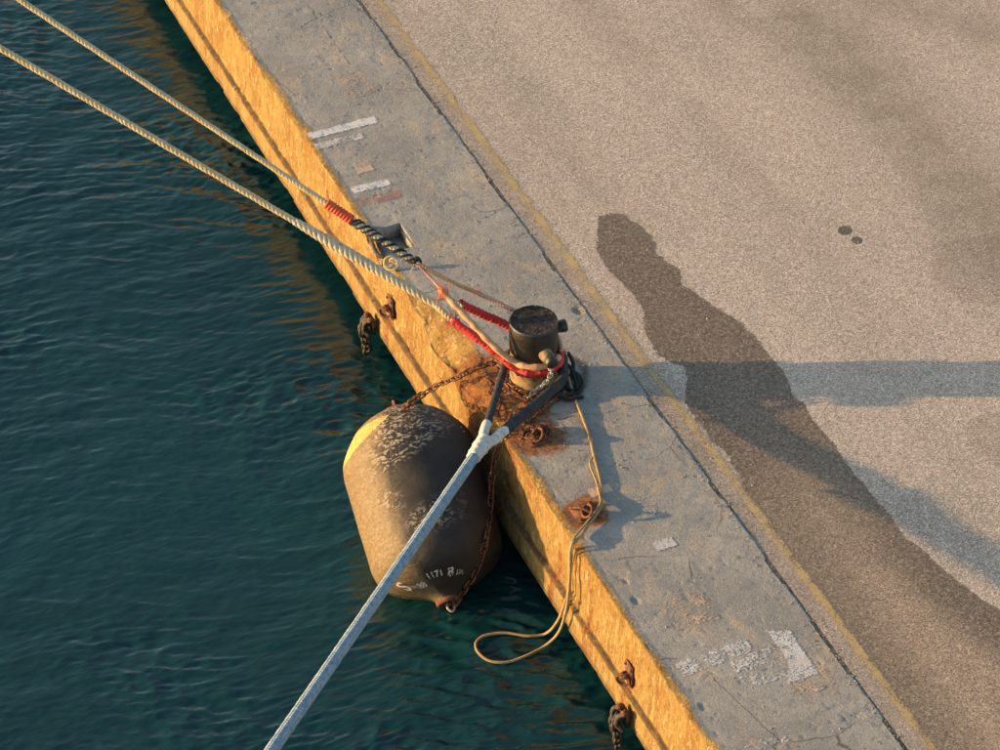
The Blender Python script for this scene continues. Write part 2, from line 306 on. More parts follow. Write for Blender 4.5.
# ------------------------------------------------------------------ water, pavement
WZ=-1.4
def spread(a,b,step,far0,far1,g=1.35):
    m=np.arange(a,b+step*.5,step); lo=[];d=step
    x=a
    while x>far0: d*=g; x-=d; lo.append(max(x,far0))
    hi=[];d=step;x=m[-1]
    while x<far1: d*=g; x+=d; hi.append(min(x,far1))
    return np.concatenate([lo[::-1],m,hi])
xs=spread(-6.5,.3,.022,-2500,.9); ys=spread(-4,12.5,.022,-2500,2500); X,Y=np.meshgrid(xs,ys,indexing='ij')
def rot(X,Y,a): return X*math.cos(a)+Y*math.sin(a),-X*math.sin(a)+Y*math.cos(a)
Z=np.full(X.shape,WZ)
patch=.55+.85*sstep(.42,.62,fbm(X*.8+Y*.2,Y,0,.45,3,15))
for (sa,sb,am,an,sd_) in ((.7,1.5,.014,R(-14),3),(2.0,5.8,.0135,R(-26),9),(4.6,13,.0088,R(-10),12)):
    xa,ya=rot(X,Y,an); xa=xa+.35*np.sin(ya*1.1+xa*.6); ya=ya+.12*np.sin(xa*1.9); f=fbm(xa*sa,ya*sb,0,1,2,sd_); Z=Z+am*(patch if sa>1 else 1)*(1-abs(2*f-1)*2-.5)
msk=(abs(X)<40)&(abs(Y)<60); Z=np.where(msk,Z,WZ)
o=link('water',mesh('water',np.stack([X,Y,Z],-1).reshape(-1,3),grid_faces(len(xs),len(ys)),wat.m)); o['kind']='structure'
JX=1.60
xs=spread(JX+.006,11,.05,JX+.004,2500); ys=spread(-9,12,.05,-2500,2500); X,Y=np.meshgrid(xs,ys,indexing='ij')
def wpoly(px): return [at(a,b)[:2] for a,b in px]
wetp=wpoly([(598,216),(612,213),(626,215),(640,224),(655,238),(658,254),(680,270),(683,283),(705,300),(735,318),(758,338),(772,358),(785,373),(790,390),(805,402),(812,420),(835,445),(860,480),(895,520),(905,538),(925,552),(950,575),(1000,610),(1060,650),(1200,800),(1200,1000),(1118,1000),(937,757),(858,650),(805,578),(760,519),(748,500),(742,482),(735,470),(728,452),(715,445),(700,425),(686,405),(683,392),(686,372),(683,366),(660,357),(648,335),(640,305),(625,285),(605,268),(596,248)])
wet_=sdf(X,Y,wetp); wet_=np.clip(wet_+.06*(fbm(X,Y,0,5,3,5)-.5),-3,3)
oil_=np.full(X.shape,3.)
for px,py,rx,ry in ((845,230,.085,.08),(857,240,.065,.07),(833,219,.018,.018),(822,207,.015,.014),(802,278,.02,.02),(812,333,.02,.02),(760,262,.012,.012)):
    p=at(px,py); oil_=np.minimum(oil_,(np.hypot((X-p[0])/rx,(Y-p[1])/ry)-1)*rx)
fa=np.minimum(sdf(X,Y,wpoly([(932,245),(950,240),(1010,228),(1100,240),(1100,330),(1000,308),(960,300),(930,280)])),sdf(X,Y,wpoly([(962,425),(985,415),(1060,405),(1060,480),(1000,470),(970,445)])))
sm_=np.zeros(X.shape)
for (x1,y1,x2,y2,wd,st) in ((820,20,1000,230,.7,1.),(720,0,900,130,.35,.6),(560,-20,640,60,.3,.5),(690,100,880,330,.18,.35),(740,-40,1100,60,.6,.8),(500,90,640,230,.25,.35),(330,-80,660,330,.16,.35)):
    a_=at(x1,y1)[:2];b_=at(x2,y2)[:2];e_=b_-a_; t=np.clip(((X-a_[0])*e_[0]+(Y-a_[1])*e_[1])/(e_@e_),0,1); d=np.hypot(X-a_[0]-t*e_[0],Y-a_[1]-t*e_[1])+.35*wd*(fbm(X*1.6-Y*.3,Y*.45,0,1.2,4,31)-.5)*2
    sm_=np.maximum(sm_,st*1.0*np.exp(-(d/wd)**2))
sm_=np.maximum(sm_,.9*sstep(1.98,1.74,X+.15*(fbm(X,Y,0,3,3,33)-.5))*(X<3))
Z=.006*(fbm(X,Y,0,1.3,3,2)-.5)-.004
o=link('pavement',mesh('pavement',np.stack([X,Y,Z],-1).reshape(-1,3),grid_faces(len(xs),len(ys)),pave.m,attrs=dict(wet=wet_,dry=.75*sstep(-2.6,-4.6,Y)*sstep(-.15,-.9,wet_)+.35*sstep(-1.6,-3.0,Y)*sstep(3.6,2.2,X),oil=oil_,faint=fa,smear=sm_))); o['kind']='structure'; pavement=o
def pz(x,y): return .006*(fbm(x,y,0,1.3,3,2)-.5)-.004
yy=np.arange(-14,30,.03); uu=np.linspace(0,1,9); U_,Y_=np.meshgrid(uu,yy,indexing='ij')
cx=1.80+.012*(nz(yy*.4,0,0,4)-.5)+.004*(yy*0); wd=.15
X_=cx[None]+(U_-.5)*wd; Z_=pz(X_,Y_)+.003; ed=1-np.abs(U_-.5)*2
o=link('yellow_line',mesh('yellow_line',np.stack([X_,Y_,Z_],-1).reshape(-1,3),grid_faces(9,len(yy)),yl.m,attrs=dict(edge=np.clip(ed*1.6,0,1)*.55+.05)),pavement); o['label']='worn yellow painted line along the joint'
# ------------------------------------------------------------------ quay wall
BX,BY=.616,0.
HOLE=(.05,.385,2.545,3.0)
def edgew(y):
    "how far the arris is broken back at y"
    w=.012+.05*np.clip(fbm(y,0,0,1.7,4,21)-.42,0,1)+.05*np.clip(nz(y*5,0,0,23)-.55,0,1)
    w=w+.17*sstep(2.52,2.60,y)*sstep(3.04,2.95,y)*(.8+.4*nz(y*9,2,0,9))
    w=w+.24*sstep(.0,.8,y)*sstep(1.9,1.0,y)*(.65+.7*fbm(y,3,0,4,3,6))+.10*sstep(-.9,-.3,y)*sstep(.6,.2,y)*(.5+nz(y*7,1,0,8))
    return w
def ztop(X,Y):
    z=.010*(fbm(X,Y,0,1.5,4,41)-.5)+.004*(fbm(X,Y,0,9,3,42)-.5)
    p=fbm(X,Y,0,26,2,43); z=z-.006*sstep(.78,.85,p)
    q=fbm(X,Y,0,4.5,4,47); z=z-.003*sstep(.66,.72,q)
    r=np.hypot(X-BX,Y-BY); z=z+.012*sstep(.62,.46,r+.16*(fbm(X,Y,0,5,3,48)-.5))-.02*sstep(.40,.2,r)
    # a raised flake border below the broken arris, and pot-holes near the edge
    for (hx,hy,hr,hd) in ((.22,-3.0,.03,.008),(.20,-3.28,.04,.01),(.16,-4.75,.04,.009),(.30,.35,.13,.025),(1.52,.85,.05,.02)):
        z=z-hd*sstep(1.15,.55,np.hypot((X-hx),(Y-hy)*.7)/hr+.5*(fbm(X,Y,0,12,2,51)-.5))
    return z
ysd=spread(-8,11,.016,-60,90,1.3)
xa=np.concatenate([np.arange(JX,.12,-.016),np.arange(.12,0,-.008)])
prof=[(x,0.) for x in xa]+[(0.,z) for z in -np.concatenate([np.arange(0,.25,.01),np.arange(.25,.745,.016)])]
nt=len(xa)
def seg(a,b,n): return [(a[0]+(b[0]-a[0])*i/n,a[1]+(b[1]-a[1])*i/n) for i in range(1,n+1)]
prof+=[(-.002,-.745)]; nf=len(prof); prof+=seg((-.002,-.745),(-.055,-.762),8)+seg((-.055,-.762),(-.075,-.782),3)+seg((-.075,-.782),(-.088,-1.06),16)+seg((-.088,-1.06),(-.075,-1.08),2)+seg((-.075,-1.08),(.75,-1.10),6)
prof=np.array(prof); PX=prof[:,0][:,None]+0*ysd[None]; PZ=prof[:,1][:,None]+0*ysd[None]; PY=0*PX+ysd[None]
s=np.arange(len(prof))
X0,Z0=PX.copy(),PZ.copy(); w=edgew(ysd)[None]
topm=(np.arange(len(prof))<nt)[:,None]; edgefade=sstep(JX-.0,JX-.05,PX)
Zt=ztop(PX,PY)*sstep(-.02,-.0,PZ)
Z1=PZ+Zt
slope=.45+.9*fbm(PX*3,PY,0,2.5,4,61)
cut=-(w-X0)*slope+.05*(fbm(X0,PY,Z0,6,5,62)-.5)*sstep(0,.1,w)
isface=(np.arange(len(prof))>=nt)[:,None]&(np.arange(len(prof))<nf)[:,None]
kq=28.; sm=-np.log(np.exp(-kq*np.clip(Z1,-1,1))+np.exp(-kq*np.clip(cut,-1,1)))/kq
Z1=np.where((topm|isface)&(PZ>-.6),Z1+(sm-Z1)*sstep(.0,.06,w)*sstep(-.55,-.4,PZ)*np.where(X0>w+.12,0,1)*sstep(.12,0,X0-w),Z1)
Z1=np.where((X0<w)&((topm)|(isface)),np.minimum(Z1,np.maximum(cut,-.5)),Z1)
below=np.arange(len(prof))[:,None]>=nt
nzf=(fbm(PY*1.0,PZ*.6,0,3,5,71)-.5)*.035+(fbm(PY,PZ*.4,0,12,4,72)-.5)*.022
X1=np.where(below&(PZ>-.75),PX-nzf*sstep(0,-.08,PZ)-.012*sstep(.62,.72,fbm(PY,PZ,0,5,3,73)),PX)
X1=np.where(below&(PZ<-.64)&(PZ>-.75),X1-.016*sstep(-.64,-.655,PZ)+.030*np.exp(-((PZ+.63)/.014)**2)*(.4+.6*nz(PY*1.5,0,0,78))-.006*(fbm(PY,0,0,2,3,79)-.5),X1)
bm=(PX<-.001)&(PZ<-.75); chip=.016*sstep(.62,.74,fbm(PY,0,0,3,4,75))+.012*(fbm(PY,PZ,0,7,5,76)-.5)
X1=np.where(bm,X1+chip*sstep(0,-.08,PX),X1); Z1=np.where(bm&(PX<-.02)&(PZ>-.9),Z1-chip*.7+.02*(fbm(PY,PX,0,9,3,77)-.5),Z1)
# joint side of the cope: ragged
jr=sstep(JX-.05,JX,PX)*topm; X1=X1+jr*(.045*(fbm(PY,0,0,8,5,81)-.5)-.045*sstep(.66,.72,nz(PY*2.3,0,0,82)))+.010*jr; Z1=Z1-.022*sstep(.97,1.,jr)*topm
# masks
yn_=fbm(PX,PY,PZ,2.2,3,91)
yel=np.where(below,1.,sstep(.10,-.01,X0-w*.9+.07*(yn_-.5))*.9)
yel=np.where(below&(PX<0.1),1.,yel)
rr=np.hypot((X0-BX)*.9,PY-BY); ang=np.arctan2(PY-BY,X0-BX)
rust_=sstep(.92,.36,rr+.25*(fbm(X0,PY,0,3,3,92)-.5))*sstep(.75,.45,X0)
rust_=np.maximum(rust_,.9*sstep(1.0,.15,np.abs(PY-.15)/1.0+.25*(fbm(PY,0,0,2,3,93)-.5))*sstep(.62,.15,X0)*sstep(-.75,.0,PZ))
for (hx,hy,rad,am) in ((.291,-.795,.34,.95),(.30,-.45,.3,.7),(.269,-1.997,.27,.9),(.05,-1.55,.3,.35),(.9,.1,.22,.45),(1.0,.9,.15,.3)):
    rust_=np.maximum(rust_,am*sstep(rad*1.5,rad*.3,np.hypot(X0-hx,PY-hy)))
for (hy,hz) in ((2.296,-.524),(-3.643,-.548),(-2.0,-.3),(-2.75,-.25),(4.2,-.3)):
    rust_=np.maximum(rust_,.55*sstep(.10,.0,np.abs(PY-hy)+.02*PZ)*sstep(hz+.08,hz-.02,PZ)*below)
rust_=np.maximum(rust_,.5*sstep(1.3,.2,np.abs(PY+.9))*below*sstep(-1.0,-.1,PZ))
grime_dark_=.95*sstep(.07,0,np.abs(rr-.50-.22*(fbm(X0,PY,0,4,3,95)-.5)))*sstep(.65,.85,X0)*topm
grime_dark_=np.maximum(grime_dark_,.6*(PZ<-1.0))  # plain darkening of the beam foot and underside
ledge_=sstep(-.74,-.75,PZ)*sstep(-.79,-.775,PZ)*1.; ledge_=np.maximum(ledge_,.0)
Vq=np.stack([X1,PY,Z1],-1)
wallR=empty('quay_wall','long concrete quay wall with grey cope and yellow painted face above the water','quay wall')
def part(name,i0,i1,mask=None):
    V=Vq[i0:i1].reshape(-1,3); Fq=grid_faces(i1-i0,len(ysd))
    if mask is not None: Fq=Fq[~mask(V[Fq].mean(1))]
    f=lambda a:np.ascontiguousarray(np.broadcast_to(a,PX.shape)[i0:i1])
    return link(name,mesh(name,V,Fq,conc.m,attrs=dict(yel=f(yel),rust=f(rust_),grime_dark=f(grime_dark_),ledge=f(ledge_))),wallR)
inhole=lambda c:(c[:,0]>HOLE[0])&(c[:,0]<HOLE[1])&(c[:,1]>HOLE[2])&(c[:,1]<HOLE[3])
o=part('cope',0,nt+1,inhole); o['label']='grey painted concrete cope with worn pits and scratches'
o=part('wall_face',nt,nf); o['label']='yellow painted rough upper face'
o=part('ledge_beam',nf-1,len(prof)); o['label']='yellow lower beam with ledge browned for grazing light above the water'
# recess cut into the cope
def cmesh(name,parts_,mat,parent,smooth=False,attrs=None,**k):
    V,Fc,U=cat(parts_); 
    at_={kk:np.full(len(V),vv) for kk,vv in (attrs or {}).items()}
    o=link(name,mesh(name,V,Fc,mat,smooth=smooth,attrs=at_,uv=k.get('uv')),parent); return o
hx0,hx1,hy0,hy1=HOLE; A0=dict(yel=0,rust=.15,grime_dark=.0,ledge=0)
hw=[box(((hx0+hx1)/2,hy1+.015,-.105),hx1-hx0+.06,.06,.20),box(((hx0+hx1)/2,hy0-.02,-.105),hx1-hx0+.06,.05,.20),box((hx1+.025,(hy0+hy1)/2,-.105),.06,hy1-hy0-.02,.20),box(((hx0+hx1)/2,(hy0+hy1)/2,-.19),hx1-hx0+.1,hy1-hy0+.1,.02)]
cmesh('recess_lining',hw,conc.m,wallR,attrs=A0)['label']='square open recess near the cope edge'
# wall behind the undercut, coloured dark for the shadow under the beam
dk=simple('shadow_dark_concrete',(.03,.028,.022),(.06,.05,.035),3,.7,0,.02,9)
cmesh('lower_wall',[box((.80,15,-2.0),.10,150,1.86)],dk.m,wallR)
gapm=simple('joint_dirt',(.09,.07,.05),(.28,.23,.17),14,.9,0,.01,40,(.16,.13,.07),(.55,.7))
cmesh('joint_bed',[box((JX+.01,15,-.026),.16,150,.03)],gapm.m,wallR)
# painted marks on the cope
def mark(poly,mat,name='paint_mark',label=None,base=.5,soft=.03):
    P=np.array(poly); x0,y0=P.min(0)[:2]-.06; x1,y1=P.max(0)[:2]+.06
    gx=np.arange(x0,x1+.01,.016); gy=np.arange(y0,y1+.01,.016); Xm,Ym=np.meshgrid(gx,gy,indexing='ij')
    d=sdf(Xm,Ym,P); keep=d<.05
    Zm=ztop(Xm,Ym)+.004; F_=grid_faces(len(gx),len(gy)); F_=F_[keep.ravel()[F_].all(1)]
    if len(F_)==0: return
    o=link(name,mesh(name,np.stack([Xm,Ym,Zm],-1).reshape(-1,3),F_,mat.m,attrs=dict(edge=sstep(soft,-soft,d)*base*1.35)),wallR)
    if label:o['label']=label
rect=lambda x0,y0,x1,y1,sk=0:[(x0,y0),(x1,y0+sk),(x1,y1+sk),(x0,y1)]
mark(rect(.03,4.80,.87,4.95),wpaint,label='bright white painted bar across the cope',base=.53)
mark(rect(.03,4.58,.62,4.72),fpaint,label='faint white bar beside the bright one',base=.56)
mark(rect(.10,3.66,.56,3.80),wpaint,label='short white painted dash above the recess',base=.52)
mark(rect(.05,3.38,.60,3.60),rpaint,label='faded red smudge under the white dash',base=.48,soft=.06)
mark(rect(.28,3.98,.50,4.12),tpaint,label='small tan paint smudge',base=.6)
mark(rect(.24,4.95,.262,6.05),fpaint,label='thin scratched white line along the cope',base=.62,soft=.01)
mark(rect(.24,5.98,.45,6.04),fpaint,base=.45)
mark(rect(.70,5.3,1.15,5.9),tpaint,label='sandy patch of wear on the cope',base=.42,soft=.12)
mark([(1.13,-4.12),(1.35,-4.20),(1.33,-4.82),(.97,-4.82),(1.12,-4.55)],wpaint,label='solid white painted triangle with crumbling left side',base=.47)
mark([(.62,-4.2),(1.16,-4.25),(1.1,-4.8),(.6,-4.7)],wpaint,label='thin white overspray beside the triangle',base=.32)
mark(rect(.15,-4.36,.92,-4.16,.03),wpaint,label='broken white line leading to the triangle',base=.39)
mark(rect(.42,-1.83,.66,-1.70),tpaint,label='small tan painted rectangle',base=.66,soft=.015)
mark(rect(.66,-2.78,.90,-2.62),fpaint,label='small pale painted rectangle',base=.60)
mark(rect(.06,-5.5,.7,-5.3),fpaint,base=.42); mark(rect(.75,-2.35,1.0,-1.95),fpaint,base=.42)
mark(rect(.3,-3.9,.9,-3.3),tpaint,label='broad tan worn patch',base=.40,soft=.15); mark(rect(.9,-5.2,1.5,-4.4),tpaint,base=.38,soft=.2)
mark(rect(.35,7.2,.6,7.32),fpaint,base=.42); mark(rect(.7,6.3,.74,7.1),fpaint,base=.52); mark(rect(.95,6.0,.985,6.9,.0),tpaint,base=.58)
# loose grit
def pebbles(n,fx,mat,name,label,r0,r1):
    V=[];Fc=[];ico=np.array([(1,0,0),(-1,0,0),(0,1,0),(0,-1,0),(0,0,.7),(0,0,-.7)]);fi=np.array([(0,2,4),(2,1,4),(1,3,4),(3,0,4),(2,0,5),(1,2,5),(3,1,5),(0,3,5)])
    for i in range(n):
        x,y=fx(); r=r0+(r1-r0)*random.random()**3; M3=Matrix.Rotation(random.random()*6.3,3,'Z'); q=ico*np.array([1,.6+.4*random.random(),.8])*r*(1+.3*rng.random((6,1)))
        V.append(q@np.array(M3)+(x,y,(float(ztop(np.array(x),np.array(y))) if x<JX else float(pz(np.array(x),np.array(y))))+r*.3)); Fc.append(fi+6*i)
    o=link(name,mesh(name,np.vstack(V),np.vstack(Fc),mat.m,smooth=False)); o['kind']='stuff'; return tag(o,label,'grit')
gritm=simple('grit',(.16,.14,.11),(.38,.32,.24),30,.9,0,.002,60)
def gx():
    k=random.random()
    if k<.45: return JX+random.gauss(-.02,.06),random.uniform(-7,10)
    if k<.7: return BX+random.gauss(.1,.45),BY+random.gauss(-.1,.5)
    return random.uniform(.12,1.55),random.uniform(-7,10)
pebbles(2600,gx,gritm,'loose_grit','loose grit and pebbles scattered over the cope and joint',.004,.012)
pvm=simple('pavement_grit',(.20,.16,.12),(.60,.50,.40),40,.9,0,.002,60)
pebbles(2200,lambda:(random.uniform(1.7,8.5),random.uniform(-7,10)),pvm,'loose_grit','tiny loose stones scattered over the tan pavement',.003,.011)
# ------------------------------------------------------------------ bollard
bl=Parts(empty('bollard','black mushroom headed mooring bollard with two horns, ropes looped round its neck','bollard',(BX,BY,0)))
O=np.array([BX,BY,0.])
def radial(prof,mat,name,sides=48,wob=0,seed=0,smooth=True,**k):
    V,Fc,U=rev(prof,O,(0,0,1),sides,wob,seed); return bl.add(name,V,Fc,mat,smooth=smooth,uv=U)
radial([(.0,.34),(.018,.34),(.03,.325),(.034,.21)],rust.m,'base_plate',wob=.05)
radial([(.03,.262),(.06,.242),(.10,.236),(.2,.233),(.36,.232),(.44,.233),(.47,.235)],bneck.m,'neck',wob=.015)
hd_=radial([(.435,.19),(.44,.225),(.448,.24),(.462,.246),(.55,.248),(.70,.248),(.785,.248),(.797,.244),(.803,.236)],bpaint.m,'head',64,.006)
V,Fc,U=rev([(.8035,.238),(.801,.225),(.792,.19),(.79,.14),(.789,.08),(.788,.02),(.788,.0005)],O,(0,0,1),64,.01,3); link('head_top',mesh('head_top',V-O,Fc,btop.m),hd_)
for k_ in range(4):
    a_=R(25+90*k_); c_=O+np.array([.28*math.cos(a_),.28*math.sin(a_),.034]); V,Fc,U=rev([(0,.026),(.02,.026),(.026,.018),(.027,.001)],c_,(0,0,1),6); bl.add('bolt',V,Fc,rust.m,smooth=False)
def horn(fx,fy,z,dz,L,pale):
    d=RT*fx+HD*fy+UP*dz; d/=np.linalg.norm(d); p=O+UP*z+d*.20
    V,Fc,U=rev([(-.02,.062),(L-.03,.058),(L-.02,.066),(L+.035,.066),(L+.047,.058),(L+.050,.02),(L+.05,.001)],p,d,20,.02,5); h=bl.add('horn',V,Fc,bpaint.m,uv=U)
    if pale:
        V,Fc,U=rev([(-.01,.068),(.03,.070),(L-.025,.068),(L-.02,.062)],p,d,20,.03,9); link('pale_sleeve',mesh('pale_sleeve',V-O,Fc,bneck.m),h)
horn(.42,-.80,.56,-.05,.17,True); horn(.97,.26,.64,.08,.10,False)
# ------------------------------------------------------------------ ropes round the bollard
def ring(rad,z,a0,a1,n=24,dz=0.,c=O,drad=0.):
    "arc round the bollard in camera-side degrees: 0 = right, -90 = toward viewer"
    t=np.linspace(0,1,n); a=np.radians(a0+(a1-a0)*t); rr_=rad+drad*t
    return c[None]+RT[None]*(np.cos(a)*rr_)[:,None]+HD[None]*(np.sin(a)*rr_)[:,None]+UP[None]*(z+dz*t)[:,None]
# cream line A (upper, bright whipping and black-white splice)
sA=at(415,262,1.26); farA=at(20,0,3.5); dA=(farA-sA)/np.linalg.norm(farA-sA); LA=np.linalg.norm(farA-sA)
ra=Parts(empty('mooring_line','upper cream mooring line with orange red whipping and black and white splice','mooring rope',sA))
whA=at(354,220,0); # parametric positions along the line from the splice
def proj(p):
    d=np.asarray(p)-CAM; z=d@_F; return 500+FPX*(d@RT)/z,375-FPX*(d@_U)/z
def along(s0,d,px,L):
    "distance along a line at which it crosses photo column px"
    lo,hi=0.,L
    for _ in range(40):
        m_=(lo+hi)/2; x=proj(s0+d*m_)[0]
        if x>px: lo=m_
        else: hi=m_
    return lo
def lin(s0,d,a,b,step=.02): n=max(3,int((b-a)/step)); return s0[None]+d[None]*np.linspace(a,b,n)[:,None]
t1=along(sA,dA,352,LA); t2=along(sA,dA,327,LA)
V,Fc,U=laid(lin(sA,dA,t2-.05,LA*2.6,.018),.032,3,.125,.64); ra.add('rope_strands',V,Fc,cream.m,uv=U)
P_=lin(sA,dA,t1,t2,.004); s_=np.arange(len(P_))*.004; V,Fc,U=tube(P_,.046+.010*np.abs(np.sin(s_*math.pi/.034)),12,.03); ra.add('whipping',V,Fc,redtw.m,uv=U)
P_=lin(sA,dA,-.02,t1,.012); n_=len(P_); V,Fc,U=laid(P_,.042,3,.14,taper=np.linspace(.75,1,n_)); ra.add('splice',V,Fc,greyrope.m,uv=U)
T_,N_,B_=frames(P_)
for q in range(3):
    ss=np.linspace(0,n_*.012,n_); a_=-ss/(.17+.02*q)*2*np.pi+q*2.1; Q=P_+(N_*np.cos(a_)[:,None]+B_*np.sin(a_)[:,None])*(.042*np.linspace(.8,1,n_))[:,None]; V,Fc,U=tube(Q,.013,6,.4); ra.add('splice_yarn',V,Fc,blackyarn.m)
V,Fc,U=tube(smoothpath([sA+dA*.0+UP*.02,sA+UP*.05+RT*.02,sA+RT*.05,sA-UP*.03+RT*.02],.01),.022,8); ra.add('knot',V,Fc,blackyarn.m)
# near leg: thin pale to (440,290), then orange sleeve round front of neck
wrap=list(ring(.272,.42,-128,-20,8,-.02)); 
Pn=smoothpath([sA,at(430,277,1.14),at(442,291,1.06)],.015); V,Fc,U=laid(Pn,.017,3,.08); ra.add('eye_leg',V,Fc,pink.m,uv=U)
Po=smoothpath([at(440,289,1.07),at(470,321,.83),at(498,350,.58)]+wrap,.015); V,Fc,U=tube(Po,.034+.004*np.sin(np.arange(len(Po))*.6),10,.12,3); ra.add('chafe_sleeve',V,Fc,orange.m,uv=U)['label']='pale orange sleeve on the near leg of the eye'
back=list(ring(.245,.44,150,-20,8,-.02))
Pf=smoothpath([sA,at(450,281,1.08),at(480,294,.90)],.015); V,Fc,U=laid(Pf,.024,3,.1); ra.add('eye_leg',V,Fc,orange.m,uv=U)['label']='cream far leg of the eye passing behind the bollard'
Pf=smoothpath([at(478,293,.91),at(495,301,.82),at(510,309,.74)]+list(ring(.285,.62,100,0,6,-.22)),.015); V,Fc,U=laid(Pf,.028,3,.1); ra.add('eye_leg',V,Fc,pink.m,uv=U)
def fuzz(pr,name,pos,n,ln,mat,r=.003,spread_=1.,dirn=None):
    ps=[]
    for i in range(n):
        d=rng.normal(size=3); d/=np.linalg.norm(d); 
        if dirn is not None: d=d*.6+np.asarray(dirn); d/=np.linalg.norm(d)
        p0=np.asarray(pos)+rng.normal(size=3)*.02*spread_; L=ln*(.5+random.random()); ps.append(tube(np.array([p0,p0+d*L*.5,p0+d*L+UP*-.02*random.random()]),[r,r*.8,r*.4],4))
    V,Fc,U=cat(ps); return pr.add(name,V,Fc,mat)
fuzz(ra,'frayed_yarn',at(443,291,1.06),34,.07,redtw.m,.005,1.2); fuzz(ra,'frayed_yarn',at(478,293,.91),14,.05,redtw.m,.004,.8); fuzz(ra,'frayed_yarn',sA,10,.09,cream.m,.003)
# cream line B (lower) with red chafe cloth
sB=at(432,302,.90); farB=at(0,48,3.1); dB=(farB-sB)/np.linalg.norm(farB-sB); LB=np.linalg.norm(farB-sB)
rb=Parts(empty('mooring_line','lower cream mooring line with plain grey splice and red cloth covered eye','mooring rope',sB))
t3=along(sB,dB,305,LB)
V,Fc,U=laid(lin(sB,dB,t3-.05,LB*2.6,.018),.037,3,.145,.64); rb.add('rope_strands',V,Fc,cream.m,uv=U)
P_=lin(sB,dB,-.1,t3+.12,.014); n_=len(P_); tp=np.concatenate([np.linspace(.75,1.1,n_*3//4),np.linspace(1.1,.75,n_-n_*3//4)]); V,Fc,U=laid(P_,.056,4,.24,.5,taper=tp); rb.add('splice',V,Fc,greyrope.m,uv=U)
Pc=smoothpath([sB+dB*.12,sB,at(443,312,.83),at(456,323,.74)],.012); V,Fc,U=laid(Pc,.036,3,.12); rb.add('eye_leg',V,Fc,cream.m,uv=U)
Pr=smoothpath([at(452,320,.77),at(475,337,.64),at(500,355,.47)]+list(ring(.278,.33,-125,10,8,.0)),.012); V,Fc,U=tube(Pr,.038+.004*np.sin(np.arange(len(Pr))*.35)+.005*np.abs(np.sin(np.arange(len(Pr))*.9)),12,.28,8); rb.add('chafe_cloth',V,Fc,redm.m,uv=U)['label']='red cloth wrapped on the near leg and round the neck'
Ps=smoothpath([sB,at(450,298,.83),at(463,307,.78)],.012); V,Fc,U=laid(Ps,.02,3,.1); rb.add('eye_leg',V,Fc,cream.m,uv=U)
Pr2=smoothpath([at(461,304,.78),at(482,314,.66),at(508,326,.52)]+list(ring(.275,.40,120,10,6,-.04)),.012); ii=np.arange(len(Pr2)); V,Fc,U=tube(Pr2,.036+.012*np.abs(np.sin(ii*.9)),10,.15,9); rb.add('chafe_cloth',V,Fc,redm.m,uv=U)['label']='ragged red cloth on the far leg'
fuzz(rb,'frayed_yarn',at(452,318,.78),30,.07,redm.m,.005,1.1); fuzz(rb,'frayed_yarn',at(462,303,.79),18,.06,redm.m,.006,.8)
# blue hawser with seizing and black covered eye
J=at(480,448,.66); fbl=at(270,750,1.85); dC=(fbl-J)/np.linalg.norm(fbl-J); LC=np.linalg.norm(fbl-J)
rc_=Parts(empty('hawser','thick pale blue hawser with white seizing and black covered eye','mooring rope',J))
P_=lin(J,dC,.02,LC*2.2,.03); P_=P_-UP*(.03*np.sin(np.linspace(0,np.pi,len(P_))))[:,None]; V,Fc,U=tube(P_,.056,18,.05); rc_.add('rope_body',V,Fc,blue.m,uv=U)
P_=lin(J,dC,-.14,.20,.008); ii=np.arange(len(P_)); V,Fc,U=tube(P_,(.080-.018*(ii/len(ii)))+.006*np.abs(np.sin(ii*.8)),14,.16); rc_.add('seizing',V,Fc,whitetape.m,uv=U)
L0=J-dC*.05
Pl=[L0,at(484,432,.62),at(489,418,.56),at(496,395,.44),at(503,372,.32)]+list(ring(.275,.27,-178,-290,6,-.04))
P1=smoothpath(Pl,.012); k1=np.argmin(np.abs([proj(p)[1]-424 for p in P1[:60]]))
V,Fc,U=tube(P1[:k1+1],.045+.004*np.abs(np.sin(np.arange(k1+1)*.7)),12,.12); rc_.add('seizing',V,Fc,whitetape.m,uv=U)['label']='white tape on the left leg of the eye'
V,Fc,U=tube(P1[k1-1:],.040+.002*np.sin(np.arange(len(P1)-k1+1)*.8),12,.06,4); rc_.add('eye_cover',V,Fc,blackcov.m,uv=U)['label']='thin black left leg of the eye'
Pl=[L0,at(492,441,.61),at(504,431,.55),at(522,416,.45),at(545,396,.34),at(562,380,.28)]+list(ring(.30,.24,-8,62,5,.03))
P2=smoothpath(Pl,.012); k2=np.argmin(np.abs([proj(p)[0]-505 for p in P2[:90]]))
V,Fc,U=tube(P2[:k2+1],.049+.004*np.abs(np.sin(np.arange(k2+1)*.7)),12,.12); rc_.add('seizing',V,Fc,whitetape.m,uv=U)['label']='white tape on the right leg of the eye'
V,Fc,U=tube(P2[k2-1:],.054+.002*np.sin(np.arange(len(P2)-k2+1)*.8),12,.06,5); rc_.add('eye_cover',V,Fc,blackcov.m,uv=U)['label']='thick black right leg of the eye'
